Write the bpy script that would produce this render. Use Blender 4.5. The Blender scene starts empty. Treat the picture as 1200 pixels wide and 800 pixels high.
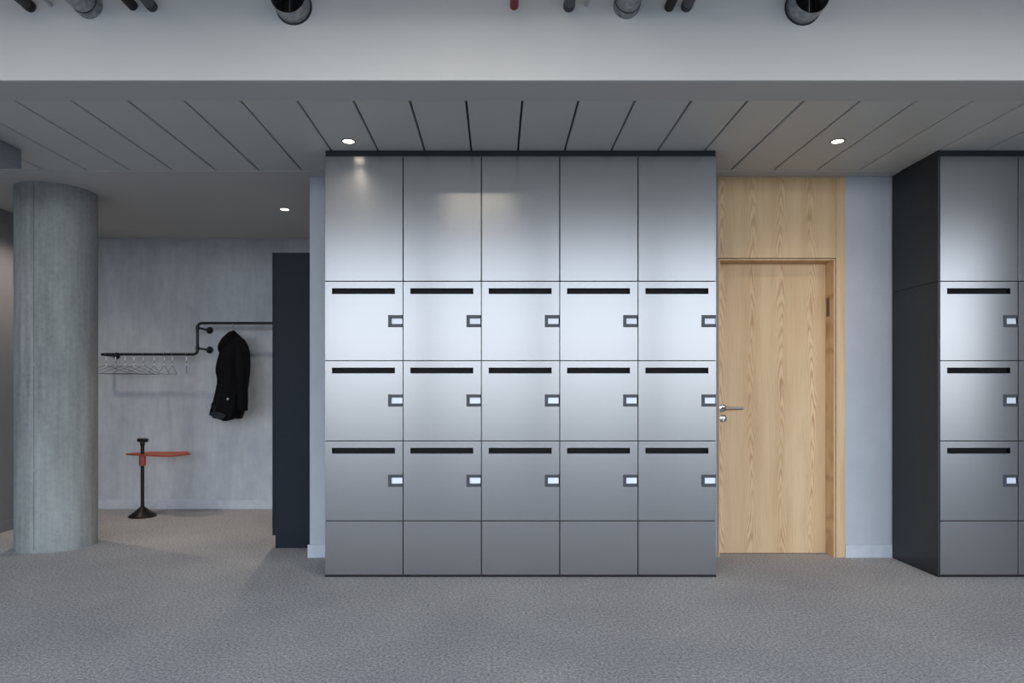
import bpy, bmesh, math, random
from mathutils import Vector, Matrix

random.seed(4)
S = bpy.context.scene
COL = S.collection
CAMZ, CAMY, F, VX, VY = 1.145, -4.21, 800.0, 582.0, 458.5
CEIL = 2.63          # lower ceiling
TOP = 3.32           # slab over the open part of the room
WALL = 0.50          # front face of the door wall
NICHE = 2.45         # back wall of the coat niche
FACE = -0.951        # front face of the bulkhead
WIN = -4.72          # inner face of the window wall
XL, XR = -6.0, 9.0


def X(px, Z):
    return (px - VX) / F * Z


def Zh(py, Z):
    return CAMZ + (VY - py) / F * Z


# ------------------------------------------------------------------ helpers
def link(name, bm, mat, parent=None, smooth=False, loc=None):
    bmesh.ops.recalc_face_normals(bm, faces=bm.faces)
    me = bpy.data.meshes.new(name)
    bm.to_mesh(me)
    bm.free()
    o = bpy.data.objects.new(name, me)
    COL.objects.link(o)
    for m in (mat if isinstance(mat, (list, tuple)) else [mat]):
        me.materials.append(m)
    if smooth:
        me.polygons.foreach_set('use_smooth', [True] * len(me.polygons))
        me.set_sharp_from_angle(angle=math.radians(smooth if smooth is not True else 40))
    if parent:
        o.parent = parent
    if loc:
        o.location = loc
    return o


def tag(o, label, cat=None, group=None, kind=None):
    o['label'] = label
    if cat:
        o['category'] = cat
    if group:
        o['group'] = group
    if kind:
        o['kind'] = kind
    return o


def thing(name, loc, label, cat, group=None, kind=None, rz=0.0):
    o = bpy.data.objects.new(name, None)
    o.empty_display_size = 0.05
    COL.objects.link(o)
    o.location = loc
    o.rotation_euler = (0, 0, rz)
    return tag(o, label, cat, group, kind)


def copy_tree(o, parent=None):
    c = o.copy()
    COL.objects.link(c)
    c.parent = parent
    for ch in list(o.children):
        copy_tree(ch, c)
    return c


def box(bm, x0, x1, y0, y1, z0, z1, bev=0.0, seg=2):
    vs = [bm.verts.new((x, y, z)) for x in (x0, x1) for y in (y0, y1) for z in (z0, z1)]
    idx = [(0, 1, 3, 2), (4, 6, 7, 5), (0, 4, 5, 1), (2, 3, 7, 6), (0, 2, 6, 4), (1, 5, 7, 3)]
    fs = [bm.faces.new([vs[i] for i in f]) for f in idx]
    if bev:
        es = list({e for f in fs for e in f.edges})
        bmesh.ops.bevel(bm, geom=es, offset=bev, segments=seg, affect='EDGES', profile=0.5)
    return bm


def B(*a, **k):
    return box(bmesh.new(), *a, **k)


def grid_panel(bm, xs, zs, holes, y0, y1):
    """panel in x-z with rectangular cells left out, front at y0, back at y1"""
    cells = {(i, j) for i in range(len(xs) - 1) for j in range(len(zs) - 1)} - set(holes)
    vf, vb = {}, {}

    def v(d, i, j, y):
        if (i, j) not in d:
            d[(i, j)] = bm.verts.new((xs[i], y, zs[j]))
        return d[(i, j)]
    for (i, j) in cells:
        q = [(i, j), (i + 1, j), (i + 1, j + 1), (i, j + 1)]
        bm.faces.new([v(vf, a, b, y0) for a, b in q])
        bm.faces.new([v(vb, a, b, y1) for a, b in reversed(q)])
        for (di, dj), (a, b) in {(0, -1): (q[0], q[1]), (1, 0): (q[1], q[2]), (0, 1): (q[2], q[3]), (-1, 0): (q[3], q[0])}.items():
            if (i + di, j + dj) not in cells:
                bm.faces.new([v(vf, *a, y0), v(vb, *a, y1), v(vb, *b, y1), v(vf, *b, y0)])
    return bm


def ring(c, r, axis_u, axis_v, n):
    return [c + axis_u * (r * math.cos(2 * math.pi * k / n)) + axis_v * (r * math.sin(2 * math.pi * k / n)) for k in range(n)]


def tube(bm, pts, r, n=16, cap=True):
    """swept tube through points; r is a radius or one per point"""
    pts = [Vector(p) for p in pts]
    rs = r if isinstance(r, (list, tuple)) else [r] * len(pts)
    prev_u = None
    rows = []
    for i, p in enumerate(pts):
        a = pts[max(i - 1, 0)]
        b = pts[min(i + 1, len(pts) - 1)]
        t = (b - a).normalized()
        if prev_u is None:
            u = t.orthogonal().normalized()
        else:
            u = (prev_u - t * prev_u.dot(t)).normalized()
        prev_u = u
        w = t.cross(u)
        rows.append([bm.verts.new(q) for q in ring(p, rs[i], u, w, n)])
    for a, b in zip(rows, rows[1:]):
        for k in range(n):
            bm.faces.new([a[k], a[(k + 1) % n], b[(k + 1) % n], b[k]])
    if cap:
        bm.faces.new(rows[0][::-1])
        bm.faces.new(rows[-1])
    return bm


def T(pts, r, n=16, cap=True):
    return tube(bmesh.new(), pts, r, n, cap)


def fillet(pts, rad, n=6):
    """round the inner corners of a polyline"""
    pts = [Vector(p) for p in pts]
    out = [pts[0]]
    for a, b, c in zip(pts, pts[1:], pts[2:]):
        d1, d2 = (a - b).normalized(), (c - b).normalized()
        p, q = b + d1 * rad, b + d2 * rad
        for k in range(n + 1):
            s = k / n
            out.append(p * (1 - s) ** 2 + b * 2 * s * (1 - s) + q * s * s)
    return out + [pts[-1]]


def lathe(bm, prof, n=32, close=False, m=None):
    """revolve (r, z) about Z; m places the result"""
    m = m or Matrix.Identity(4)
    rows = []
    for r, z in prof:
        if r < 1e-6:
            rows.append([bm.verts.new(m @ Vector((0, 0, z)))])
        else:
            rows.append([bm.verts.new(m @ Vector((r * math.cos(2 * math.pi * k / n), r * math.sin(2 * math.pi * k / n), z))) for k in range(n)])
    pairs = list(zip(rows, rows[1:]))
    if close:
        pairs.append((rows[-1], rows[0]))
    for a, b in pairs:
        for k in range(n):
            k2 = (k + 1) % n
            if len(a) == 1 and len(b) == 1:
                continue
            if len(a) == 1:
                bm.faces.new([a[0], b[k2], b[k]])
            elif len(b) == 1:
                bm.faces.new([a[k], a[k2], b[0]])
            else:
                bm.faces.new([a[k], a[k2], b[k2], b[k]])
    return bm


def L(prof, n=32, close=False, m=None):
    return lathe(bmesh.new(), prof, n, close, m)


def prism(bm, poly, z0, z1, bev=0.0):
    lo = [bm.verts.new((x, y, z0)) for x, y in poly]
    hi = [bm.verts.new((x, y, z1)) for x, y in poly]
    n = len(poly)
    fs = [bm.faces.new(lo[::-1]), bm.faces.new(hi)]
    for k in range(n):
        fs.append(bm.faces.new([lo[k], lo[(k + 1) % n], hi[(k + 1) % n], hi[k]]))
    if bev:
        bmesh.ops.bevel(bm, geom=list({e for f in fs[:2] for e in f.edges}), offset=bev, segments=2, affect='EDGES')
    return bm


# ---------------------------------------------------------------- materials
class NT:
    def __init__(self, name):
        self.mat = bpy.data.materials.new(name)
        self.mat.use_nodes = True
        self.t = self.mat.node_tree
        self.b = self.t.nodes['Principled BSDF']
        self._co = None

    def n(self, kind, ins=None, **props):
        nd = self.t.nodes.new(kind)
        for k, v in props.items():
            setattr(nd, k, v)
        for k, v in (ins or {}).items():
            self.set(nd.inputs[k], v)
        return nd

    def set(self, sock, v):
        if isinstance(v, bpy.types.NodeSocket):
            self.t.links.new(v, sock)
        else:
            sock.default_value = v

    def P(self, **k):
        for a, v in k.items():
            self.set(self.b.inputs[a.replace('_', ' ')], v)

    @property
    def co(self):
        if not self._co:
            self._co = self.n('ShaderNodeTexCoord')
        return self._co.outputs['Object']

    def mapped(self, scale, src=None):
        return self.n('ShaderNodeMapping', {'Vector': src or self.co, 'Scale': scale}).outputs[0]

    def noise(self, scale, detail=4.0, rough=0.5, vec=None, dist=0.0):
        return self.n('ShaderNodeTexNoise', {'Vector': vec or self.co, 'Scale': scale, 'Detail': detail, 'Roughness': rough, 'Distortion': dist}).outputs['Fac']

    def ramp(self, fac, stops):
        nd = self.n('ShaderNodeValToRGB', {'Fac': fac})
        el = nd.color_ramp.elements
        while len(el) < len(stops):
            el.new(0.5)
        for e, (p, c) in zip(el, stops):
            e.position = p
            e.color = (*c, 1) if len(c) == 3 else c
        return nd.outputs['Color']

    def math(self, op, a, b=0.0):
        nd = self.n('ShaderNodeMath', operation=op)
        self.set(nd.inputs[0], a)
        self.set(nd.inputs[1], b)
        return nd.outputs[0]

    def mix(self, fac, a, b, blend='MIX'):
        nd = self.n('ShaderNodeMix', data_type='RGBA', blend_type=blend)
        self.set(nd.inputs['Factor'], fac)
        self.set(nd.inputs['A'], a)
        self.set(nd.inputs['B'], b)
        return nd.outputs['Result']

    def bump(self, h, strength, dist=0.01):
        self.P(Normal=self.n('ShaderNodeBump', {'Height': h, 'Strength': strength, 'Distance': dist}).outputs[0])


def g(v):
    """sRGB 0-255 triple to linear"""
    return tuple((c / 255 / 12.92) if c / 255 <= 0.04045 else ((c / 255 + 0.055) / 1.055) ** 2.4 for c in v)


def g4(v):
    return (*g(v), 1.0)


def plain(name, col, rough=0.5, metal=0.0, spec=0.5, var=0.06, scale=18.0):
    m = NT(name)
    f = m.noise(scale, 3)
    m.P(Base_Color=m.ramp(f, [(0.3, tuple(c * (1 - var) for c in g(col))), (0.7, tuple(min(1, c * (1 + var)) for c in g(col)))]),
        Roughness=rough, Metallic=metal)
    m.b.inputs['Specular IOR Level'].default_value = spec
    return m.mat


def brushed():
    m = NT('brushed_steel')
    fine = m.noise(1.0, 3, 0.6, m.mapped((30, 30, 900)))
    fine2 = m.noise(1.0, 2, 0.5, m.mapped((420, 420, 14)))
    h = m.math('ADD', m.math('MULTIPLY', fine, 0.6), m.math('MULTIPLY', fine2, 0.4))
    m.P(Base_Color=m.ramp(h, [(0.3, STEEL_A), (0.7, STEEL_B)]), Metallic=0.74,
        Roughness=m.math('ADD', m.math('MULTIPLY', h, 0.06), STEEL_R))
    tan = m.n('ShaderNodeTangent', direction_type='RADIAL', axis='Z')
    m.P(Anisotropic=0.64, Anisotropic_Rotation=0.25, Tangent=tan.outputs[0])
    m.bump(h, 0.012, 0.0006)
    return m.mat


STEEL_A, STEEL_B, STEEL_R = (0.250, 0.253, 0.258), (0.284, 0.287, 0.292), 0.182


def carpet():
    m = NT('carpet_loops')
    a = m.noise(75, 3, 0.7)
    b = m.noise(230, 2, 0.6)
    v = m.n('ShaderNodeTexVoronoi', {'Vector': m.co, 'Scale': 140.0}).outputs['Distance']
    f = m.math('ADD', m.math('MULTIPLY', a, 0.55), m.math('MULTIPLY', b, 0.45))
    base = m.ramp(f, [(0.34, g((98, 98, 98))), (0.47, g((184, 183, 183))), (0.66, g((250, 248, 247)))])
    big = m.noise(1.3, 3)
    tint = m.ramp(big, [(0.35, g((236, 234, 235))), (0.65, g((255, 253, 250)))])
    m.P(Base_Color=m.mix(1.0, base, tint, 'MULTIPLY'), Roughness=0.95)
    m.b.inputs['Specular IOR Level'].default_value = 0.15
    m.bump(m.math('SUBTRACT', f, m.math('MULTIPLY', v, 0.5)), 0.7, 0.006)
    return m.mat


def plaster(name, lo, hi, streak=True):
    m = NT(name)
    a = m.noise(1.0, 5, 0.6, m.mapped((2.6, 2.6, 0.9)))
    b = m.noise(1.0, 4, 0.6, m.mapped((22, 22, 3.0)))
    c = m.noise(9, 6, 0.65)
    f = m.math('ADD', m.math('MULTIPLY', a, 0.5), m.math('ADD', m.math('MULTIPLY', b, 0.25 if streak else 0.0), m.math('MULTIPLY', c, 0.25)))
    m.P(Base_Color=m.ramp(f, [(0.36, g(lo)), (0.64, g(hi))]), Roughness=0.75)
    m.b.inputs['Specular IOR Level'].default_value = 0.3
    m.bump(c, 0.05, 0.01)
    return m.mat


def concrete():
    m = NT('cast_concrete')
    a = m.noise(1.0, 6, 0.62, m.mapped((3.2, 3.2, 1.1)))
    b = m.noise(1.0, 4, 0.6, m.mapped((26, 26, 1.2)))
    c = m.noise(30, 4, 0.7)
    f = m.math('ADD', m.math('MULTIPLY', a, 0.5), m.math('ADD', m.math('MULTIPLY', b, 0.3), m.math('MULTIPLY', c, 0.2)))
    base = m.ramp(f, [(0.36, g((118, 122, 120))), (0.5, g((148, 152, 150))), (0.66, g((172, 176, 173)))])
    v = m.n('ShaderNodeTexVoronoi', {'Vector': m.co, 'Scale': 15.0, 'Randomness': 1.0})
    pit = m.math('LESS_THAN', v.outputs['Distance'], m.math('MULTIPLY', m.noise(3.0, 2), 0.13))
    base = m.mix(m.math('MULTIPLY', pit, 0.55), base, g4((92, 94, 90)))
    m.P(Base_Color=base, Roughness=0.7)
    m.b.inputs['Specular IOR Level'].default_value = 0.3
    m.bump(m.math('SUBTRACT', c, pit), 0.12, 0.01)
    return m.mat


def oak(name, strip, offs, tint=1.0, cathedral=True):
    """vertical oak veneer in strips, each with a column of nested arches"""
    m = NT(name)
    sep = m.n('ShaderNodeSeparateXYZ', {'Vector': m.co})
    x, z = sep.outputs[0], sep.outputs[2]
    wob = m.noise(1.0, 2, 0.5, m.mapped((5, 1, 1.6)))
    xs = m.math('ADD', m.math('DIVIDE', m.math('ADD', x, offs), strip), m.math('MULTIPLY', m.math('SUBTRACT', wob, 0.5), 0.35))
    loc = m.math('SUBTRACT', m.math('FRACT', xs), 0.5)
    idx = m.math('FLOOR', xs)
    hump = m.math('MULTIPLY', m.math('MULTIPLY', loc, loc), 80.0)
    warp = m.noise(1.0, 3, 0.55, m.mapped((9, 1, 1.2)))
    f = m.math('ADD', m.math('ADD', hump, m.math('MULTIPLY', z, 7.5 if cathedral else 0.4)),
               m.math('ADD', m.math('MULTIPLY', warp, 6.5), m.math('MULTIPLY', idx, 0.37)))
    rings = m.math('ADD', m.math('MULTIPLY', m.math('SINE', m.math('MULTIPLY', f, 6.283)), 0.5), 0.5)
    rings = m.math('MULTIPLY', m.math('POWER', rings, 1.8), m.math('ADD', m.math('MULTIPLY', m.noise(1.0, 3, 0.6, m.mapped((14, 1, 2.2))), 1.6), -0.25))
    mask = m.ramp(m.math('ABSOLUTE', loc), [(0.2, (1, 1, 1)), (0.42, (0.3, 0.3, 0.3))])
    pores = m.noise(1.0, 3, 0.6, m.mapped((260, 40, 4.5)))
    broad = m.noise(1.0, 3, 0.5, m.mapped((7, 1, 0.5)))
    c0 = m.ramp(broad, [(0.3, tuple(c * tint for c in g((214, 180, 136)))), (0.7, tuple(c * tint for c in g((230, 201, 160))))])
    c1 = m.mix(m.math('MULTIPLY', m.math('MULTIPLY', rings, mask), 0.95), c0, (*[c * tint for c in g((170, 124, 82))], 1))
    pm = m.ramp(pores, [(0.52, (0, 0, 0)), (0.72, (1, 1, 1))])
    c2 = m.mix(m.math('MULTIPLY', pm, 0.32), c1, (*[c * tint for c in g((172, 128, 84))], 1))
    m.P(Base_Color=c2, Roughness=0.5)
    m.b.inputs['Specular IOR Level'].default_value = 0.35
    m.bump(pores, 0.06, 0.002)
    return m.mat


def glow(name, col, strength):
    m = NT(name)
    m.P(Base_Color=(0.9, 0.9, 0.9, 1), Emission_Color=(*col, 1), Emission_Strength=strength)
    return m.mat


M = {}
M['steel'] = brushed()
M['carpet'] = carpet()
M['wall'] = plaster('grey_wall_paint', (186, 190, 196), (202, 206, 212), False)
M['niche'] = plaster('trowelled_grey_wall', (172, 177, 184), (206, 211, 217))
M['side'] = plaster('darker_side_wall', (136, 137, 141), (150, 151, 155), False)  # set to a darker grey than the other walls
M['skirting'] = plain('skirting_paint', (200, 205, 212), 0.5)
M['white'] = plain('bulkhead_paint', (241, 239, 234), 0.8, var=0.015, scale=2)
M['soffit'] = plain('soffit_paint', (201, 198, 192), 0.75, var=0.02, scale=2)
M['panel'] = plain('ceiling_panel_enamel', (207, 205, 197), 0.45, var=0.02, scale=2)
M['seam'] = plain('seam_shadow_gap', (70, 70, 70), 0.8)
M['slab'] = plaster('raw_slab', (108, 109, 110), (130, 131, 132), False)
M['concrete'] = concrete()
M['joint'] = plain('formwork_joint', (92, 95, 93), 0.9)
M['oak_leaf'] = oak('oak_door_veneer', 0.213, 0.03)
M['oak_top'] = oak('oak_overpanel_veneer', 0.205, 0.07)
M['oak_frame'] = oak('oak_frame', 0.11, 0.0, 0.97, False)
M['black'] = plain('black_laminate', (26, 33, 39), 0.42, var=0.1)
M['pit'] = plain('black_interior', (9, 9, 10), 0.7)
M['slot'] = plain('black_slot_lining', (8, 10, 12), 0.6, spec=0.2)
M['charcoal'] = plain('charcoal_laminate', (21, 30, 40), 0.6, spec=0.25, var=0.06)
M['lock'] = plain('dark_grey_lock_body', (58, 63, 70), 0.45)
M['plate'] = plain('reflection_white_plate', (232, 234, 242), 0.45, 0.25, var=0.02)  # white base colour stands in for the window reflection on polished metal
M['chrome'] = plain('polished_steel', (205, 205, 205), 0.16, 1.0)
M['handle'] = plain('satin_steel', (150, 146, 140), 0.28, 1.0)
M['hinge'] = plain('bronzed_hinge', (112, 88, 66), 0.4, 0.4)
M['pipeblack'] = plain('black_pipe', (22, 23, 26), 0.42, 0.3)
M['wire'] = plain('steel_wire', (128, 132, 138), 0.35, 1.0)
M['whiteclip'] = plain('white_clip', (240, 242, 246), 0.35)
M['fabric'] = plain('black_coat_fabric', (11, 11, 14), 0.85, spec=0.15, var=0.3, scale=40)
M['lining'] = plain('slate_lining', (27, 33, 41), 0.6, spec=0.25)
M['badge'] = plain('grey_badge', (150, 150, 150), 0.5)
M['orange'] = plain('orange_lacquer', (186, 92, 66), 0.45)
M['galv'] = plain('galvanised_sheet', (150, 154, 156), 0.4, 0.85, var=0.3, scale=38)
M['greypipe'] = plain('grey_insulation', (86, 88, 92), 0.6)
M['darkpipe'] = plain('dark_insulation', (56, 57, 60), 0.6)
M['blackpipe'] = plain('black_rubber_insulation', (18, 18, 20), 0.6)
M['redpipe'] = plain('red_pipe_paint', (138, 24, 20), 0.45)
M['lightpipe'] = plain('light_conduit', (176, 178, 180), 0.45)
M['unit'] = plain('pale_unit_casing', (126, 132, 140), 0.4, var=0.02)
M['frame'] = plain('window_frame_grey', (96, 100, 104), 0.45)
M['ring'] = plain('downlight_ring', (120, 112, 106), 0.4)
M['lens'] = glow('lit_lens', (1.0, 0.88, 0.74), 6.0)


# ------------------------------------------------------------- the setting
def struct(name, bm, mat, label, cat, smooth=False):
    return tag(link(name, bm, mat, None, smooth), label, cat, kind='structure')


struct('floor', B(XL - .1, XR + .1, WIN - .3, NICHE + .12, -0.1, 0.0), M['carpet'], 'beige grey loop carpet covering the whole floor', 'floor')
struct('wall_niche', B(-4.15, -1.16, NICHE, NICHE + .12, 0, CEIL), M['niche'], 'trowelled grey wall at the back of the coat niche', 'wall')
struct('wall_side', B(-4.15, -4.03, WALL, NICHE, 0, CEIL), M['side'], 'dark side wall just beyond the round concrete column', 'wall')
struct('wall_return', B(XL, -4.15, WALL, WALL + .12, 0, CEIL), M['wall'], 'grey wall left of the coat niche', 'wall')
struct('wall_middle', B(-1.289, 1.5185, WALL, WALL + .14, 0, CEIL), M['wall'], 'grey wall behind the middle locker bank', 'wall')
struct('wall_partition', B(-1.289, -1.16, WALL + .14, NICHE, 0, CEIL), M['wall'], 'grey wall closing the coat niche behind the charcoal cabinet', 'wall')
struct('wall_right', B(2.402, XR, WALL, WALL + .14, 0, CEIL), M['wall'], 'grey wall between the oak door and the right locker bank', 'wall')
struct('wall_light_stop', B(1.2, 2.7, WALL + .16, WALL + .2, 0, CEIL), M['wall'], 'unseen wall added behind the oak door to block leaking light', 'wall')  # added backing, keeps sky light from leaking in round the door leaf
struct('wall_left_end', B(XL - .1, XL, WIN, WALL + .12, 0, TOP), M['wall'], 'plain end wall of the room out to the left', 'wall')
struct('wall_right_end', B(XR, XR + .1, WIN, WALL + .14, 0, TOP), M['wall'], 'plain end wall of the room out to the right', 'wall')

for nm, a, bb, lab in (('baseboard_niche', (-4.03, -1.289, NICHE - .013, NICHE), None, 'pale baseboard along the back wall of the coat niche'),
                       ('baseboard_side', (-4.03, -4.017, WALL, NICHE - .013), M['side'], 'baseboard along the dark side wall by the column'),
                       ('baseboard_middle', (-1.302, -1.07, WALL - .013, WALL), None, 'pale baseboard left of the middle locker bank'),
                       ('baseboard_right', (2.402, XR, WALL - .013, WALL), None, 'pale baseboard right of the oak door')):
    struct(nm, B(*a, 0, .09, bev=.003), bb or M['skirting'], lab, 'baseboard')

# lower ceiling: plaster over the niche, metal panels, plain soffit edge
struct('ceiling', B(XL, XR, 0.50, NICHE + .12, CEIL, CEIL + .1), M['soffit'], 'smooth grey plaster ceiling over the coat niche', 'ceiling')
struct('ceiling_edge', B(XL, XR, FACE + .012, -0.721, CEIL, CEIL + .1), M['soffit'], 'plain grey soffit strip in front of the ceiling panels', 'ceiling')
struct('trim_1', B(XL, XR, 0.386, 0.50, CEIL - .004, CEIL + .1, bev=.002), M['soffit'], 'narrow trim strip along the rear edge of the ceiling panels', 'trim')
bm = bmesh.new()
p = 0.2887
k0 = int((XL - .132) / p)
k1 = int((XR - .132) / p)
for k in range(k0, k1):
    xa = .132 + k * p
    box(bm, xa + .0055, xa + p - .0055, -0.719, 0.384, CEIL + .001, CEIL + .03, bev=.004, seg=1)
struct('ceiling_panels', bm, M['panel'], 'pale metal ceiling panels with dark seams over the lockers', 'ceiling')
struct('ceiling_backing', B(XL, XR, -0.721, 0.386, CEIL + .031, CEIL + .1), M['seam'], 'dark backing behind the seams of the metal ceiling panels', 'ceiling')
struct('bulkhead', B(XL, XR, FACE, FACE + .012, CEIL, TOP), M['white'], 'white bulkhead wall above the panelled ceiling with pipes passing through', 'bulkhead')
struct('ceiling_slab', B(XL - .1, XR + .1, WIN - .3, FACE + .012, TOP, TOP + .15), M['slab'], 'raw concrete slab over the pipes', 'ceiling')

# window wall behind the camera
SILL, HEAD = 0.06, 3.06
WX0, WX1, NW = -5.4, 6.55, 8
bm = bmesh.new()
box(bm, XL, XR, WIN - .25, WIN, 0, SILL)
box(bm, XL, XR, WIN - .25, WIN, HEAD, TOP)
box(bm, XL, WX0, WIN - .25, WIN, SILL, HEAD)
box(bm, WX1, XR, WIN - .25, WIN, SILL, HEAD)
struct('wall_window', bm, M['wall'], 'window wall opposite the lockers', 'wall')
pw = (WX1 - WX0) / NW
for k in range(NW):
    x0 = WX0 + k * pw
    bm = grid_panel(bmesh.new(), [x0, x0 + .04, x0 + pw - .04, x0 + pw], [SILL, SILL + .05, HEAD - .05, HEAD], [(1, 1)], WIN - .16, WIN - .09)
    struct('window_%d' % (k + 1), bm, M['frame'], 'grey window frame opposite the lockers, window %d from the left end' % (k + 1), 'window')

# round concrete column
CX, CY, CR = -3.276, 5.086 + CAMY, 0.2655
colo = struct('column', L([(0, 0), (CR, 0), (CR, CEIL), (0, CEIL)], 96), M['concrete'], 'round raw concrete column left of the coat niche', 'column', 40)
colo.location = (CX, CY, 0)
# the formwork joint is a shallow groove line down the shaft
th = math.atan2(CAMY - CY, 0 - CX) - math.radians(31)
bm = bmesh.new()
for da, z0, z1 in ((0.0, .02, .58), (0.0, .60, 1.32), (0.0, 1.36, 2.61)):
    a = th + da
    c = Vector((math.cos(a), math.sin(a), 0))
    s = Vector((-math.sin(a), math.cos(a), 0))
    q = []
    for rr, ss in ((CR - .004, -.002), (CR + .0006, -.0016), (CR + .0006, .0016), (CR - .004, .002)):
        q.append(c * rr + s * ss)
    lo = [bm.verts.new((v.x, v.y, z0)) for v in q]
    hi = [bm.verts.new((v.x, v.y, z1)) for v in q]
    for i in range(4):
        bm.faces.new([lo[i], lo[(i + 1) % 4], hi[(i + 1) % 4], hi[i]])
    bm.faces.new(lo)
    bm.faces.new(hi)
link('formwork_joint', bm, M['joint'], colo)

# ----------------------------------------------------------------- oak door
ZW, ZL = 4.71, 4.82
door = thing('door_1', (1.93, WALL, 0), 'pale oak door in a deep oak frame with an oak overpanel', 'door', kind='structure')
DX, DY = door.location.x, door.location.y
OX0, OX1 = 1.5396, 2.3255        # clear opening
HT = 2.049
FX0, FX1 = 1.5195, 2.402
RB = .010                        # rim width round the opening
bm = bmesh.new()
# outer stiles run to the ceiling
box(bm, FX0 - DX, OX0 - RB - .004 - DX, -.004, .14, 0, CEIL - .012, bev=.0015, seg=1)
box(bm, OX1 + RB + .005 - DX, FX1 - DX, -.004, .14, 0, CEIL - .012, bev=.0015, seg=1)
link('frame_stile', bm, M['oak_frame'], door)
link('overpanel', B(OX0 - RB - .0035 - DX, OX1 + RB + .0045 - DX, -.003, .03, HT + RB + .005, CEIL - .012, bev=.0015, seg=1), M['oak_top'], door)
link('top_strip', B(FX0 - DX, FX1 - DX, -.001, .12, CEIL - .0115, CEIL - .0005), M['oak_frame'], door)
bm = bmesh.new()
box(bm, OX0 - RB - .001 - DX, OX0 - DX, -.002, .12, 0, HT + RB, bev=.0015, seg=1)
box(bm, OX1 - DX, OX1 + RB + .001 - DX, -.002, .12, 0, HT + RB, bev=.0015, seg=1)
box(bm, OX0 - DX, OX1 - DX, -.002, .12, HT, HT + RB, bev=.0015, seg=1)
link('door_lining', bm, M['oak_frame'], door)
link('shadow_gap', B(OX0 - RB - .0034 - DX, OX1 + RB + .0044 - DX, .006, .11, HT + RB + .0005, HT + RB + .0045), M['pit'], door)
leaf = link('door_leaf', B(OX0 + .002 - DX, OX1 - .002 - DX, .11, .15, .005, HT - .0003, bev=.0003, seg=1), M['oak_leaf'], door)
YL = .11
hx, hz = X(846.5, ZL) - DX, Zh(478, ZL)
rot = Matrix.Rotation(math.radians(90), 4, 'X')          # local z -> -y
hm = Matrix.Translation((hx, YL, hz)) @ rot
hd = link('door_handle', L([(0, 0), (.0265, 0), (.0265, .007), (.024, .009), (.011, .010), (.010, .04), (0, .04)], 32, m=hm), M['chrome'], door, True)
link('lever', T(fillet([(hx, YL - .006, hz), (hx, YL - .052, hz), (hx + .128, YL - .052, hz)], .014), .0095, 16), M['handle'], hd, True)
em = Matrix.Translation((hx + .003, YL, hz - .073)) @ rot
es = link('lock_rose', L([(0, 0), (.0265, 0), (.0265, .007), (.024, .009), (0, .009)], 32, m=em), M['chrome'], door, True)
kc = L([(0, .009), (.0085, .009), (.0085, .013), (0, .013)], 20, m=em)
box(kc, hx - .001, hx + .007, YL - .0125, YL - .009, hz - .094, hz - .076)
link('keyhole_cylinder', kc, M['handle'], es, True)
link('hinge', B(OX1 - .004 - DX, OX1 - .0004 - DX, .060, .095, 1.67, 1.80, bev=.0008, seg=1), M['hinge'], door)

# ------------------------------------------------------------------ lockers
PITCH = 0.4832
ROWS = [.012, .3476, .840, 1.3345, 1.824, 2.595]
GAP = .0028
DEPTH = .485


def locker_unit(name, label, group):
    t = thing(name, (0, 0, 0), label, 'locker', group)
    w = PITCH
    bm = B(.0005, w - .0005, .022, DEPTH, .012, ROWS[-1])
    box(bm, .0005, w - .0005, .004, DEPTH, 0, .0115)
    link('carcass', bm, M['pit'], t)
    for nm, r in (('base_panel', 0), ('upper_door', 4)):
        link(nm, B(GAP, w - GAP, 0, .0205, ROWS[r] + GAP, ROWS[r + 1] - (GAP if r < 4 else .001), bev=.0009, seg=1), M['steel'], t)
    h = ROWS[2] - ROWS[1]
    for r in (3, 2, 1):
        z1 = ROWS[r + 1] - GAP
        z0 = ROWS[r] + GAP
        s1, s0 = ROWS[r + 1] - .0425, ROWS[r + 1] - .0785
        l1, l0 = ROWS[r + 1] - .208, ROWS[r + 1] - .283
        lx0 = .391
        bm = grid_panel(bmesh.new(), [GAP, .045, lx0, .4335, w - GAP], [z0, l0, l1, s0, s1, z1],
                        [(1, 3), (2, 3), (2, 1), (3, 1)], 0, .0205)
        d = link('locker_door', bm, M['steel'], t)
        # recessed mail slot: dark lining tray with a thin rim
        bm = grid_panel(bmesh.new(), [.0452, .0478, .4307, .4333], [s0 + .0002, s0 + .0026, s1 - .0026, s1 - .0002], [(1, 1)], -.0012, .020)
        box(bm, .0452, .4333, .0200, .0212, s0 + .0002, s1 - .0002)
        link('mail_slot', bm, M['slot'], d)
        # lock: dark bracket open to the door edge round a pull plate whitened to imitate its reflection
        bm = bmesh.new()
        xr = w - GAP
        box(bm, lx0 + .0003, lx0 + .0195, -.004, .018, l0 + .0003, l1 - .0003, bev=.0012, seg=1)
        box(bm, lx0 + .0185, xr, -.004, .018, l1 - .0185, l1 - .0003, bev=.0012, seg=1)
        box(bm, lx0 + .0185, xr, -.004, .018, l0 + .0003, l0 + .0195, bev=.0012, seg=1)
        lk = link('lock', bm, M['lock'], d)
        bm = bmesh.new()
        a = [bm.verts.new(v) for v in ((lx0 + .0195, .0100, l0 + .0195), (xr - .003, .0100, l0 + .0195), (xr - .003, .0125, l1 - .0185), (lx0 + .0195, .0125, l1 - .0185))]
        b = [bm.verts.new((v.co.x, .0195, v.co.z)) for v in a]
        bm.faces.new(a)
        bm.faces.new(b[::-1])
        for i in range(4):
            bm.faces.new([a[i], b[i], b[(i + 1) % 4], a[(i + 1) % 4]])
        pl = link('pull_plate', bm, M['plate'], d)
        pl['label'] = 'small plate with its reflection coloured in white, inside the dark lock bracket'
    return t


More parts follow.
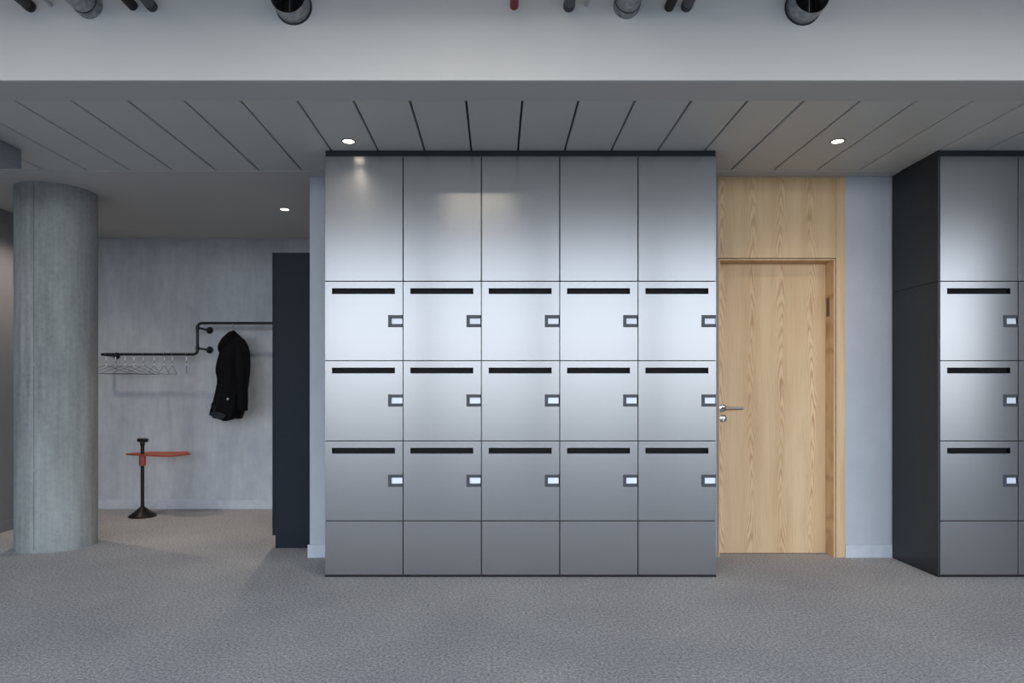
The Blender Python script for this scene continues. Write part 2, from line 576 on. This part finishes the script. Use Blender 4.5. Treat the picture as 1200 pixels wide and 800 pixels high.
ORD = ['first', 'second', 'third', 'fourth', 'fifth']
LX0 = -1.0605
unit = locker_unit('locker_column', '', 'brushed steel lockers in the middle bank')
MAINLAB = ['brushed steel locker column at the bank end nearest the coat niche, under a downlight',
           'brushed steel locker column second from the coat niche end of the middle bank',
           'brushed steel locker column at the centre of the five-column middle bank',
           'brushed steel locker column of the middle bank, second from the oak door',
           'brushed steel locker column standing directly beside the oak door']
for k in range(5):
    o = unit if k == 0 else copy_tree(unit)
    o.location = (LX0 + k * PITCH, 0, 0)
    o['label'] = MAINLAB[k]
tag(link('filler_strip', B(LX0 + .004, LX0 + 5 * PITCH - .004, .003, DEPTH, ROWS[-1] + .0005, CEIL + .0005), M['black']),
    'black filler strip between the middle locker bank and the ceiling', 'filler strip')

RX0 = 2.7335
RLAB = ['brushed steel locker column with black side panel right of the oak door',
        'brushed steel locker column cut by the right edge of the photo, beside the black-sided one',
        'brushed steel locker column third from the black side panel of the right bank',
        'brushed steel locker column fourth from the black side panel of the right bank',
        'brushed steel locker column fifth from the black side panel of the right bank']
first = None
for k in range(5):
    o = copy_tree(unit)
    o.location = (RX0 + k * PITCH, 0, 0)
    o['label'] = RLAB[k]
    o['group'] = 'brushed steel lockers in the right bank'
    if k == 0:
        first = o
for z0, z1 in ((0, ROWS[4] - .001), (ROWS[4] + .001, ROWS[5])):
    sp = link('side_panel', B(-.013, -.0005, -.001, DEPTH, z0, z1, bev=.0008, seg=1), M['black'], first)
    sp['label'] = 'black side panel'
tag(link('filler_strip', B(RX0 - .0125, RX0 + 5 * PITCH - .004, .001, DEPTH, ROWS[-1] + .0005, CEIL + .0005), M['black']),
    'black filler strip between the right locker bank and the ceiling', 'filler strip')

# ----------------------------------------------- charcoal cabinet in the niche
kx0, kx1 = -1.640, -1.2905
ky0, ky1 = 4.99 + CAMY, 2.02
cab = thing('tall_cabinet', (kx0, ky0, 0), 'tall charcoal cabinet in the coat niche right of the hanging coat', 'cabinet')
W_, D_ = kx1 - kx0, ky1 - ky0
link('carcass', B(.0195, W_, 0, D_, .0935, 2.159, bev=.001, seg=1), M['charcoal'], cab)
link('plinth', B(.022, W_ - .012, .004, D_ - .004, 0, .093), M['charcoal'], cab)
nd = 3
for k in range(nd):
    a, b_ = k * D_ / nd, (k + 1) * D_ / nd
    dr = link('cabinet_door', B(0, .019, a + (.0 if k == 0 else .0015), b_ - .0015, .0935, 2.159, bev=.001, seg=1), M['charcoal'], cab)
    link('handle', T(fillet([(-.0005, b_ - .05, .95), (-.03, b_ - .05, .95), (-.03, b_ - .05, 1.15), (-.0005, b_ - .05, 1.15)], .012), .005, 10), M['pipeblack'], dr, True)

# ------------------------------------------------------------------ coat rail
ZR = 6.384
RY = ZR + CAMY
rl, ru = 1.492, 1.783
xv = X(231.5, ZR)
PR = .0125
xe = X(117.5, ZR)
rail = thing('coat_rail', (xv, NICHE, 0), 'black steel pipe coat rail stepping up along the niche wall', 'coat rail')
O = rail.location.copy()


def rel(p, o):
    return tuple(Vector(p) - o)


def flange(x, z, parent, m=None):
    mm = Matrix.Translation(Vector((x, NICHE, z)) - O) @ rot
    link('flange', L([(0, 0), (.034, 0), (.034, .006), (.031, .008), (.019, .008), (.018, .026), (0, .026)], 28, m=mm), M['pipeblack'], parent, True)


path = fillet([(xe, NICHE - .004, rl), (xe, RY, rl), (xv, RY, rl), (xv, RY, ru), (-1.293, RY, ru)], .045, 8)
pp = link('pipe', T([rel(p, O) for p in path], PR, 16), M['pipeblack'], rail, True)
flange(xe, rl, rail)
for bz in (1.740, 1.549):
    link('bracket', T([rel((xv, RY, bz), O), rel((xv, NICHE - .006, bz), O)], .0105, 14), M['pipeblack'], rail, True)
    flange(xv, bz, rail)
for bz in (1.740, 1.549):
    link('pipe_fitting', T([rel((xv, RY, bz - .02), O), rel((xv, RY, bz + .02), O)], .0165, 16), M['pipeblack'], rail, True)
fm = Matrix.Translation(Vector((-1.2895, RY, ru)) - O) @ Matrix.Rotation(math.radians(-90), 4, 'Y')
link('flange', L([(0, 0), (.034, 0), (.034, .006), (.019, .008), (.018, .026), (0, .026)], 28, m=fm), M['pipeblack'], rail, True)


# ------------------------------------------------------------------ hangers
def hook_path(rad, drop):
    """question-mark hook in the local x-z plane over a pipe centred at the origin"""
    pts = []
    for k in range(13):
        a = math.radians(-20 + k * (200 + 0) / 12)
        pts.append((rad * math.cos(a), 0, rad * math.sin(a)))
    pts = pts[::-1]                      # from left side low, over the top, to the right
    return pts


def make_hanger(label, group):
    t = thing('clothes_hanger', (0, 0, 0), label, 'hanger', group)
    r = PR + .0022
    # hook lies across the rail (local y-z plane)
    pts = []
    for k in range(15):
        a = math.radians(200 - k * 15.5)
        pts.append((0, -r * math.cos(a), r * math.sin(a)))
    pts += [(0, r * .35, -r - .012), (0, 0, -r - .028), (0, 0, -.085)]
    hk = link('hook', T(pts, .0018, 8), M['wire'], t, True)
    st = T([(0, 0, -.090), (0, 0, -.103)], .0058, 12)
    link('neck_bead', st, M['whiteclip'], t, True)['label'] = 'small white bead'
    link('hook_sleeve', T([(0, 0, -.022), (0, 0, -.058)], .0046, 12), M['whiteclip'], t, True)['label'] = 'short white sleeve'
    sh = fillet([(0, 0, -.100), (-.20, 0, -.175), (-.20, 0, -.183), (.20, 0, -.183), (.20, 0, -.175), (0, 0, -.100)], .006, 4)
    link('wire_frame', T(sh, .0021, 8), M['wire'], t, True)
    return t


hpx = [124.5, 135.5, 146.5, 157, 168, 180.5, 192.5, 202, 218.5]
hrot = [49, 50, 52, 60, 78, 104, 103, 105, 116]
HLAB = ['wire hanger nearest the concrete column on the lower rail',
        'wire hanger second from the concrete column on the lower rail',
        'wire hanger third from the concrete column, beside the rail flange',
        'wire hanger fourth from the concrete column on the lower rail',
        'wire hanger at the middle of the nine on the lower rail',
        'wire hanger sixth from the column, turned to a narrow triangle',
        'wire hanger third from the rail step, turned to a narrow triangle',
        'wire hanger second from the rail step, turned to a narrow triangle',
        'wire hanger seen edge-on, hanging nearest the step in the rail']
h0 = make_hanger('', 'empty wire hangers on the lower rail')
for k, (a, r_) in enumerate(zip(hpx, hrot)):
    o = h0 if k == 0 else copy_tree(h0)
    o.location = (X(a, ZR), RY, rl)
    o.rotation_euler = (0, 0, 0)
    # the hook stays over the rail; the frame swivels below it
    for ch in o.children:
        if ch.name.startswith(('wire_frame',)):
            ch.rotation_euler = (0, 0, math.radians(r_))
    o['label'] = HLAB[k]

# the hanger carrying the coat
xc = X(273, ZR)
ch = copy_tree(h0)
ch.location = (xc, RY, ru)
ch['label'] = 'wire hanger on the upper rail carrying the black coat'
ch['group'] = 'hanger with the coat'
for c in list(ch.children):
    if c.name.startswith('wire_frame'):
        c.rotation_euler = (0, 0, math.radians(78))
        c.scale = (.78, 1, 1)
    if c.name.startswith(('hook_sleeve', 'neck_bead')):
        bpy.data.objects.remove(c)

# --------------------------------------------------------------------- coat
PXM = ZR / F
coat = thing('coat', (xc, RY, 0), 'black hooded coat hanging from the upper rail in the niche', 'coat')


def cz(py):
    return CAMZ + (VY - py) * PXM


def loft(secs, n=44, fold=0.0, nf=7, seed=0, closed_top=True, closed_bot=False, soft=1):
    """secs: (py, px_left, px_right, half depth, y shift); local coords about the coat's Empty"""
    bm = bmesh.new()
    rnd = random.Random(seed)
    ph = [rnd.uniform(0, 6.28) for _ in range(4)]
    rows = []
    dense = []
    for a, b in zip(secs, secs[1:]):
        m = max(2, int(abs(b[0] - a[0]) / 1.6))
        for k in range(m):
            s = k / m
            dense.append([u * (1 - s) + v * s for u, v in zip(a, b)])
    dense.append(list(secs[-1]))
    # soften the stations
    for _ in range(soft):
        dd = [d[:] for d in dense]
        for i in range(1, len(dense) - 1):
            for q in range(1, 5):
                dd[i][q] = (dense[i - 1][q] + 2 * dense[i][q] + dense[i + 1][q]) / 4
        dense = dd
    nrow = len(dense)
    for i, (py, a, b, hd, ys) in enumerate(dense):
        s = i / (nrow - 1)
        cx = ((a + b) / 2 - 273) * PXM
        hw = (b - a) / 2 * PXM
        row = []
        for k in range(n):
            t = 2 * math.pi * k / n
            f = 1 + fold * s * (0.6 * math.sin(nf * t + ph[0] + 2.0 * s) + 0.4 * math.sin((nf + 4) * t + ph[1] - 3 * s))
            fx = math.copysign(abs(math.cos(t)) ** 0.85, math.cos(t))
            fy = math.copysign(abs(math.sin(t)) ** 0.85, math.sin(t))
            zz = cz(py) + 0.006 * math.sin(2 * t + ph[2]) * s
            row.append(bm.verts.new((cx + hw * fx * (1 + (f - 1) * .35), ys + hd * fy * f, zz)))
        rows.append(row)
    for a, b in zip(rows, rows[1:]):
        for k in range(n):
            bm.faces.new([a[k], a[(k + 1) % n], b[(k + 1) % n], b[k]])
    if closed_top:
        bm.faces.new(rows[0][::-1])
    if closed_bot:
        bm.faces.new(rows[-1])
    return bm, rows


body_secs = [(387.2, 272, 274.6, .010, 0), (389.5, 270.5, 277, .022, 0), (393, 268.5, 281, .05, 0), (398, 265.5, 285, .10, 0), (404, 263.5, 288.5, .155, 0),
             (412, 261.5, 290.2, .185, 0), (422, 258.5, 291, .185, 0), (431, 256, 291, .17, 0), (437, 256, 290.8, .165, 0), (444, 257.8, 290, .16, 0), (450, 257.6, 289.5, .16, 0),
             (460, 255.8, 288, .17, 0), (474, 252.6, 286.5, .18, 0), (483, 250, 284.5, .185, 0), (488, 249, 281.5, .185, 0)]
bm, rows = loft(body_secs, fold=.16, seed=2)
# slant the hem: it dips towards the middle and rises at the wall side edge
for i, row in enumerate(rows):
    s = max(0.0, (i / (len(rows) - 1) - .72) / .28)
    for v in row:
        px = 273 + v.co.x / PXM
        v.co.z += s * (-.030 * math.exp(-((px - 272) / 9) ** 2) + .028 * max(0, (258 - px) / 8) + .01 * max(0, (px - 280) / 5))
# turned hem: a lining wall inside the opening
n = len(rows[-1])
cxm = sum((v.co for v in rows[-1]), Vector()) / n
inner = [bm.verts.new(v.co.lerp(cxm, .08)) for v in rows[-1]]
up = [bm.verts.new(v.co.lerp(cxm, .12) + Vector((0, 0, .10))) for v in rows[-1]]
for k in range(n):
    k2 = (k + 1) % n
    bm.faces.new([rows[-1][k], rows[-1][k2], inner[k2], inner[k]])
    f = bm.faces.new([inner[k], inner[k2], up[k2], up[k]])
    f.material_index = 1
f = bm.faces.new(up)
f.material_index = 1
link('body', bm, [M['fabric'], M['lining']], coat, 60)

# sleeves: one on the camera side, one against the wall
for ysgn, secs in ((-1, [(396.5, 277, 284.5, .030, -.05), (403, 279.5, 289.5, .055, -.10), (412, 281.5, 293, .065, -.135), (424, 283, 295, .066, -.15),
                         (438, 284, 296.5, .064, -.155), (452, 285, 297, .060, -.155), (466, 285.5, 297, .056, -.15), (480, 286, 296.5, .050, -.145)]),
                   (1, [(396.5, 276, 283.5, .030, .05), (404, 276.5, 286, .05, .10), (416, 275, 286, .058, .125), (432, 272, 284, .058, .135),
                        (450, 270, 281, .055, .14), (468, 268, 278, .05, .14), (478, 267, 276.5, .046, .14)])):
    bm, rws = loft(secs, n=28, fold=.14, nf=4, seed=5 + ysgn)
    n = len(rws[-1])
    c_ = sum((v.co for v in rws[-1]), Vector()) / n
    inn = [bm.verts.new(v.co.lerp(c_, .15)) for v in rws[-1]]
    upp = [bm.verts.new(v.co.lerp(c_, .2) + Vector((0, 0, .05))) for v in rws[-1]]
    for k in range(n):
        k2 = (k + 1) % n
        bm.faces.new([rws[-1][k], rws[-1][k2], inn[k2], inn[k]])
        bm.faces.new([inn[k], inn[k2], upp[k2], upp[k]])
    bm.faces.new(upp)
    link('sleeve', bm, M['fabric'], coat, 60)
# hood hanging down at the left
bm, _ = loft([(388.6, 269.8, 274.2, .03, -.012), (393, 266, 278, .075, -.02), (398, 263, 279, .115, -.03), (403, 260.8, 277, .13, -.035), (408, 259.2, 273.5, .12, -.04),
              (412.5, 260.2, 268, .085, -.045), (414.5, 261.5, 265, .05, -.045)], n=32, fold=.10, nf=5, seed=9, closed_bot=True)
link('hood', bm, M['fabric'], coat, 60)
# facing of the turned-back front edge, slate lining showing low on the coat
bm = bmesh.new()
pts = [(256.0, 482.8), (260, 481.8), (266, 482.2), (272, 484.0), (274.5, 486.6), (271, 489.4), (266, 489.4), (259.5, 487.0), (256.0, 485.2)]
a = [bm.verts.new(((px - 273) * PXM, -.200 - .010 * math.sin((px - 250) / 27 * math.pi), cz(py))) for px, py in pts]
b = [bm.verts.new((v.co.x, v.co.y + .05, v.co.z)) for v in a]
bm.faces.new(a)
bm.faces.new(b[::-1])
for k in range(len(a)):
    k2 = (k + 1) % len(a)
    bm.faces.new([a[k], b[k], b[k2], a[k2]])
link('lining', bm, M['lining'], coat)['label'] = 'slate blue lining at the open hem'
bm = L([(0, 0), (.011, 0), (.011, .003), (.009, .004), (0, .004)], 20, m=Matrix.Translation(((277 - 273) * PXM, -.205, cz(467))) @ rot)
bd = link('badge', bm, M['badge'], coat, True)
bd['label'] = 'small pale round badge low on the coat'

# --------------------------------------------------------------- side table
ZT = 6.25
TX, TY = X(167, ZT), ZT + CAMY
tb = thing('side_table', (TX, TY, 0), 'small side table with orange tray top on a black post with cone foot', 'side table')
link('base', L([(0, 0), (.116, 0), (.118, .008), (.113, .016), (.06, .056), (.026, .084), (.017, .094), (0, .094)], 40), M['pipeblack'], tb, True)
link('post', T([(0, 0, .09), (0, 0, .640)], .0155, 18), M['pipeblack'], tb, True)
bm = L([(0, .634), (.012, .634), (.019, .652), (.021, .672), (.018, .692), (0, .692)], 24)
gl = link('handle', bm, M['pipeblack'], tb, True)
link('grip', T([(-.046, 0, .699), (-.042, 0, .699), (-.036, 0, .699), (.040, 0, .699), (.046, 0, .699), (.050, 0, .699)], [.012, .016, .0185, .0185, .016, .012], 20), M['pipeblack'], gl, True)
link('clamp', L([(.0157, .465), (.026, .465), (.029, .472), (.029, .550), (.026, .5615), (.0157, .5615)], 28, close=True), M['orange'], tb, True)
poly = fillet([(-.05, -.185, 0), (.335, -.185, 0), (.435, .01, 0), (.33, .185, 0), (-.04, .185, 0), (-.155, 0, 0), (-.05, -.185, 0)], .018, 4)
poly = [(v.x, v.y) for v in poly[1:-1]]
bm = bmesh.new()
n = len(poly)
cxp = sum(p_[0] for p_ in poly) / n
prof = [(1.0, .573), (1.0, .579), (.985, .579), (.975, .572), (.0, .572)]
outer = [[bm.verts.new((cxp + (x - cxp) * s, y * s, z)) for x, y in poly] for s, z in ((.965, .562), (1.0, .571), (1.0, .578), (.988, .578), (.968, .5695))]
for a, b in zip(outer, outer[1:]):
    for k in range(n):
        bm.faces.new([a[k], a[(k + 1) % n], b[(k + 1) % n], b[k]])
bm.faces.new(outer[0][::-1])
bm.faces.new(outer[-1])
tr = link('tray', bm, M['orange'], tb, 40)
tr['label'] = 'orange hexagonal tray'

# ---------------------------------------------------------- pipes and ducts
ZF = FACE - CAMY


def run_pipe(name, px, py, rpx, mat, label, cat, group=None, band=None, collar=False, back=2.2):
    x, z, r = X(px, ZF), Zh(py, ZF), rpx * ZF / F
    t = thing(name, (x, FACE, z), label, cat, group)
    R_ = max(.08, r * 2.2)
    top = TOP - z - .0005
    R_ = min(R_, top * .8)
    path = fillet([(0, 0, 0), (0, -back, 0), (0, -back, top)], R_, 8)
    link('pipe_run' if rpx < 10 else 'duct_run', T(path, r, 24), mat, t, True)
    if band:
        link('clamp_band', T([(0, -.012, 0), (0, -.035, 0)], r * 1.06, 24), band, t, True)
    if collar:
        bm = T([(0, 0, 0), (0, -.03, 0), (0, -.034, 0)], [r * 1.07, r * 1.07, r * 1.02], 32)
        tube(bm, [(0, -.034, 0), (0, -.044, 0)], r * 1.015, 32)
        link('collar', bm, mat, t, True)
        link('seam_ring', T([(0, -.0445, 0), (0, -.0495, 0)], r * 1.03, 32), M['darkpipe'], t, True)
    return t


LP, CP = 'pipes above the concrete column', 'pipes above the middle lockers'
run_pipe('insulated_pipe', 36.5, 8.5, 6.2, M['darkpipe'], 'thick dark grey insulated pipe nearest the top left corner', 'pipe', band=M['blackpipe'], back=2.0)
run_pipe('conduit', 60, 6.0, 2.2, M['lightpipe'], 'thin pale conduit between dark pipe and round duct at top left', 'conduit', back=1.7)
run_pipe('duct', 105, 7.0, 14.5, M['galv'], 'round galvanised duct entering the bulkhead above the concrete column', 'duct', collar=True, back=2.5)
run_pipe('insulated_pipe', 156, 7.0, 5.6, M['blackpipe'], 'black insulated pipe just right of the duct above the column', 'pipe', back=1.8)
run_pipe('insulated_pipe', 179, 8.5, 6.0, M['greypipe'], 'grey insulated pipe right of the black one, top left', 'pipe', band=M['darkpipe'], back=2.1)
run_pipe('pipe', 602.5, 7.0, 5.0, M['redpipe'], 'red pipe entering the bulkhead above the lockers', 'pipe', back=.75)
run_pipe('insulated_pipe', 666.5, 8.5, 6.3, M['greypipe'], 'grey insulated pipe with dark band next to the red pipe', 'pipe', band=M['darkpipe'], back=2.0)
run_pipe('conduit', 687, 5.5, 2.4, M['lightpipe'], 'thin pale conduit left of the round duct over the lockers', 'conduit', back=1.7)
run_pipe('duct', 734, 7.0, 14.5, M['galv'], 'round galvanised duct entering the bulkhead above the middle lockers', 'duct', collar=True, back=2.5)
run_pipe('insulated_pipe', 784, 8.5, 5.6, M['blackpipe'], 'black insulated pipe right of the duct above the middle lockers', 'pipe', back=1.8)
run_pipe('insulated_pipe', 804, 8.5, 6.2, M['greypipe'], 'grey insulated pipe with dark band, rightmost beside the black pipe', 'pipe', band=M['darkpipe'], back=2.1)


def open_duct(px, py, label):
    x, z, r = X(px, ZF), Zh(py, ZF), 20.0 * ZF / F
    t = thing('open_duct', (x, FACE, z), label, 'duct', 'short open ducts in the bulkhead')
    mm = rot
    ln = .098
    link('duct_sleeve', L([(r, 0), (r, .03), (r * 1.012, .033), (r * 1.012, .039), (r, .042), (r, ln), (r - .002, ln), (r - .002, 0)], 48, close=True, m=mm), M['galv'], t, True)
    link('seal_ring', L([(r + .0002, 0), (r + .005, 0), (r + .005, .004), (r + .0002, .004)], 48, close=True, m=mm), M['darkpipe'], t, True)
    link('damper', L([(0, .001), (r - .004, .001), (r - .004, .012), (r * .62, .018), (r * .6, .006), (0, .006)], 40, m=mm), M['blackpipe'], t, True)
    link('damper_vane', B(-.0015, .0015, -.07, -.012, -r + .006, r - .006), M['galv'], t)
    return t


open_duct(344.5, 8.5, 'short open galvanised duct stub above the coat niche end of the lockers')
open_duct(940.5, 9.0, 'short open galvanised duct stub in the bulkhead above the oak door')

# ceiling unit at the left edge
ux = X(25.5, 4.21)
un = thing('ceiling_unit', (ux, 0, CEIL), 'pale box unit under the ceiling panels at the left edge', 'ceiling unit')
link('casing', B(-.62, 0, -.62, 0, -.115, 0, bev=.006), M['unit'], un)
bm = bmesh.new()
for k in range(5):
    box(bm, -.56 + k * .1, -.50 + k * .1, -.56, -.06, -.117, -.1145)
link('grille', bm, M['lightpipe'], un)


# ---------------------------------------------------------------- downlights
def downlight(x, y, label, energy, hid=False):
    t = thing('downlight', (x, y, CEIL), label, 'downlight', 'recessed ceiling downlights')
    link('trim_ring', L([(.0335, -.0004), (.0335, -.0035), (.040, -.0035), (.043, -.0006), (.043, .0006), (.0335, .0006)], 36, close=True), M['ring'], t, True)
    link('lens', L([(0, -.0026), (.0335, -.0026), (.0335, 0), (0, 0)], 36), M['lens'], t)
    ld = bpy.data.lights.new('downlight_beam', 'SPOT')
    ld.energy = energy
    ld.color = (1.0, 0.86, 0.72)
    ld.spot_size = math.radians(125)
    ld.spot_blend = 1.0
    ld.shadow_soft_size = 0.03
    lo = bpy.data.objects.new('beam', ld)
    COL.objects.link(lo)
    lo.parent = t
    lo.location = (0, 0, -.012)
    return t


downlight(X(408.5, 4.05), 4.05 + CAMY, 'lit downlight over the locker column nearest the coat niche', 14)
downlight(X(981.5, 4.05), 4.05 + CAMY, 'lit downlight in the ceiling panels in front of the oak door', 22)
downlight(X(333.5, 5.565), 5.565 + CAMY, 'lit downlight in the plaster ceiling over the coat niche', 45)
downlight(-3.62, 1.36, 'lit downlight hidden behind the concrete column', 45)

# unseen lights added under the slab to brighten bulkhead and floor
for k, (lx, st) in enumerate(((-4.4, 4), (-2.2, 8), (0.0, 12), (2.2, 10), (4.4, 7), (6.6, 5))):
    sl = thing('ceiling_fill_light', (lx, -2.0, TOP), 'slim fill light added unseen on the slab in the row parallel to the lockers', 'ceiling light', 'added fill lights over the open floor')
    link('housing', B(-.32, .32, -.07, .07, -.05, -.0005, bev=.004), M['frame'], sl)
    link('diffuser', B(-.30, .30, -.06, .06, -.052, -.0495), glow('fill_diffuser_%d' % k, (1.0, .93, .83), st), sl)

# slim pendant bar over the open floor, above the top of the frame
pn = thing('pendant_light', (-.17, -2.1, TOP), 'slim pendant light bar hanging from the slab in front of the lockers', 'pendant light')
link('housing', B(-.32, .32, -.035, .035, -.37, -.31, bev=.004), M['frame'], pn)
link('diffuser', B(-.30, .30, -.028, .028, -.3715, -.3695), glow('pendant_diffuser', (1.0, .86, .68), 38.0), pn)
for xx in (-.27, .27):
    link('wire', T([(xx, 0, -.311), (xx, 0, -.0005)], .0012, 8), M['wire'], pn)

# ------------------------------------------------------------------ daylight
w = bpy.data.worlds.new('World')
S.world = w
w.use_nodes = True
nt = w.node_tree
bg = nt.nodes['Background']
tc = nt.nodes.new('ShaderNodeTexCoord')
sp = nt.nodes.new('ShaderNodeSeparateXYZ')
rp = nt.nodes.new('ShaderNodeValToRGB')
nt.links.new(tc.outputs['Generated'], sp.inputs[0])
mp = nt.nodes.new('ShaderNodeMapRange')
mp.inputs['From Min'].default_value = -1
mp.inputs['From Max'].default_value = 1
nt.links.new(sp.outputs[2], mp.inputs['Value'])
nt.links.new(mp.outputs[0], rp.inputs[0])
el = rp.color_ramp.elements
el[0].position = 0.0
el[0].color = (.05, .058, .07, 1)
el[1].position = 1.0
el[1].color = (.2, .27, .4, 1)
for p_, c in ((.49, (.06, .074, .09, 1)), (.505, (.90, .93, .96, 1)), (.56, (.80, .87, .97, 1)), (.63, (.27, .345, .45, 1)), (.76, (.24, .31, .42, 1))):
    e = el.new(p_)
    e.color = c
nt.links.new(rp.outputs[0], bg.inputs['Color'])
bg.inputs['Strength'].default_value = 6.5
pd = bpy.data.lights.new('window_portal', 'AREA')
pd.shape = 'RECTANGLE'
pd.size, pd.size_y = WX1 - WX0, HEAD - SILL
pd.cycles.is_portal = True
po = bpy.data.objects.new('window_portal', pd)
COL.objects.link(po)
po.location = ((WX0 + WX1) / 2, WIN - .26, (SILL + HEAD) / 2)
po.rotation_euler = (math.radians(90), 0, 0)      # faces +y, into the room

# -------------------------------------------------------------------- camera
cd = bpy.data.cameras.new('camera')
cd.lens, cd.sensor_width = 24.0, 36.0
cd.shift_x, cd.shift_y = (600 - VX) / 1200, (VY - 400) / 1200
cd.clip_start = 0.05
co = bpy.data.objects.new('camera', cd)
COL.objects.link(co)
co.location = (0, CAMY, CAMZ)
co.rotation_euler = (math.radians(90), 0, 0)
S.camera = co
vs = S.view_settings
vs.view_transform = 'Standard'
vs.look = 'None'
vs.gamma = 1.0
vs.use_curve_mapping = False
vs.exposure = 0.0
S.cycles.use_denoising = True
S.cycles.max_bounces = 10
S.cycles.diffuse_bounces = 6
S.cycles.sample_clamp_indirect = 6.0
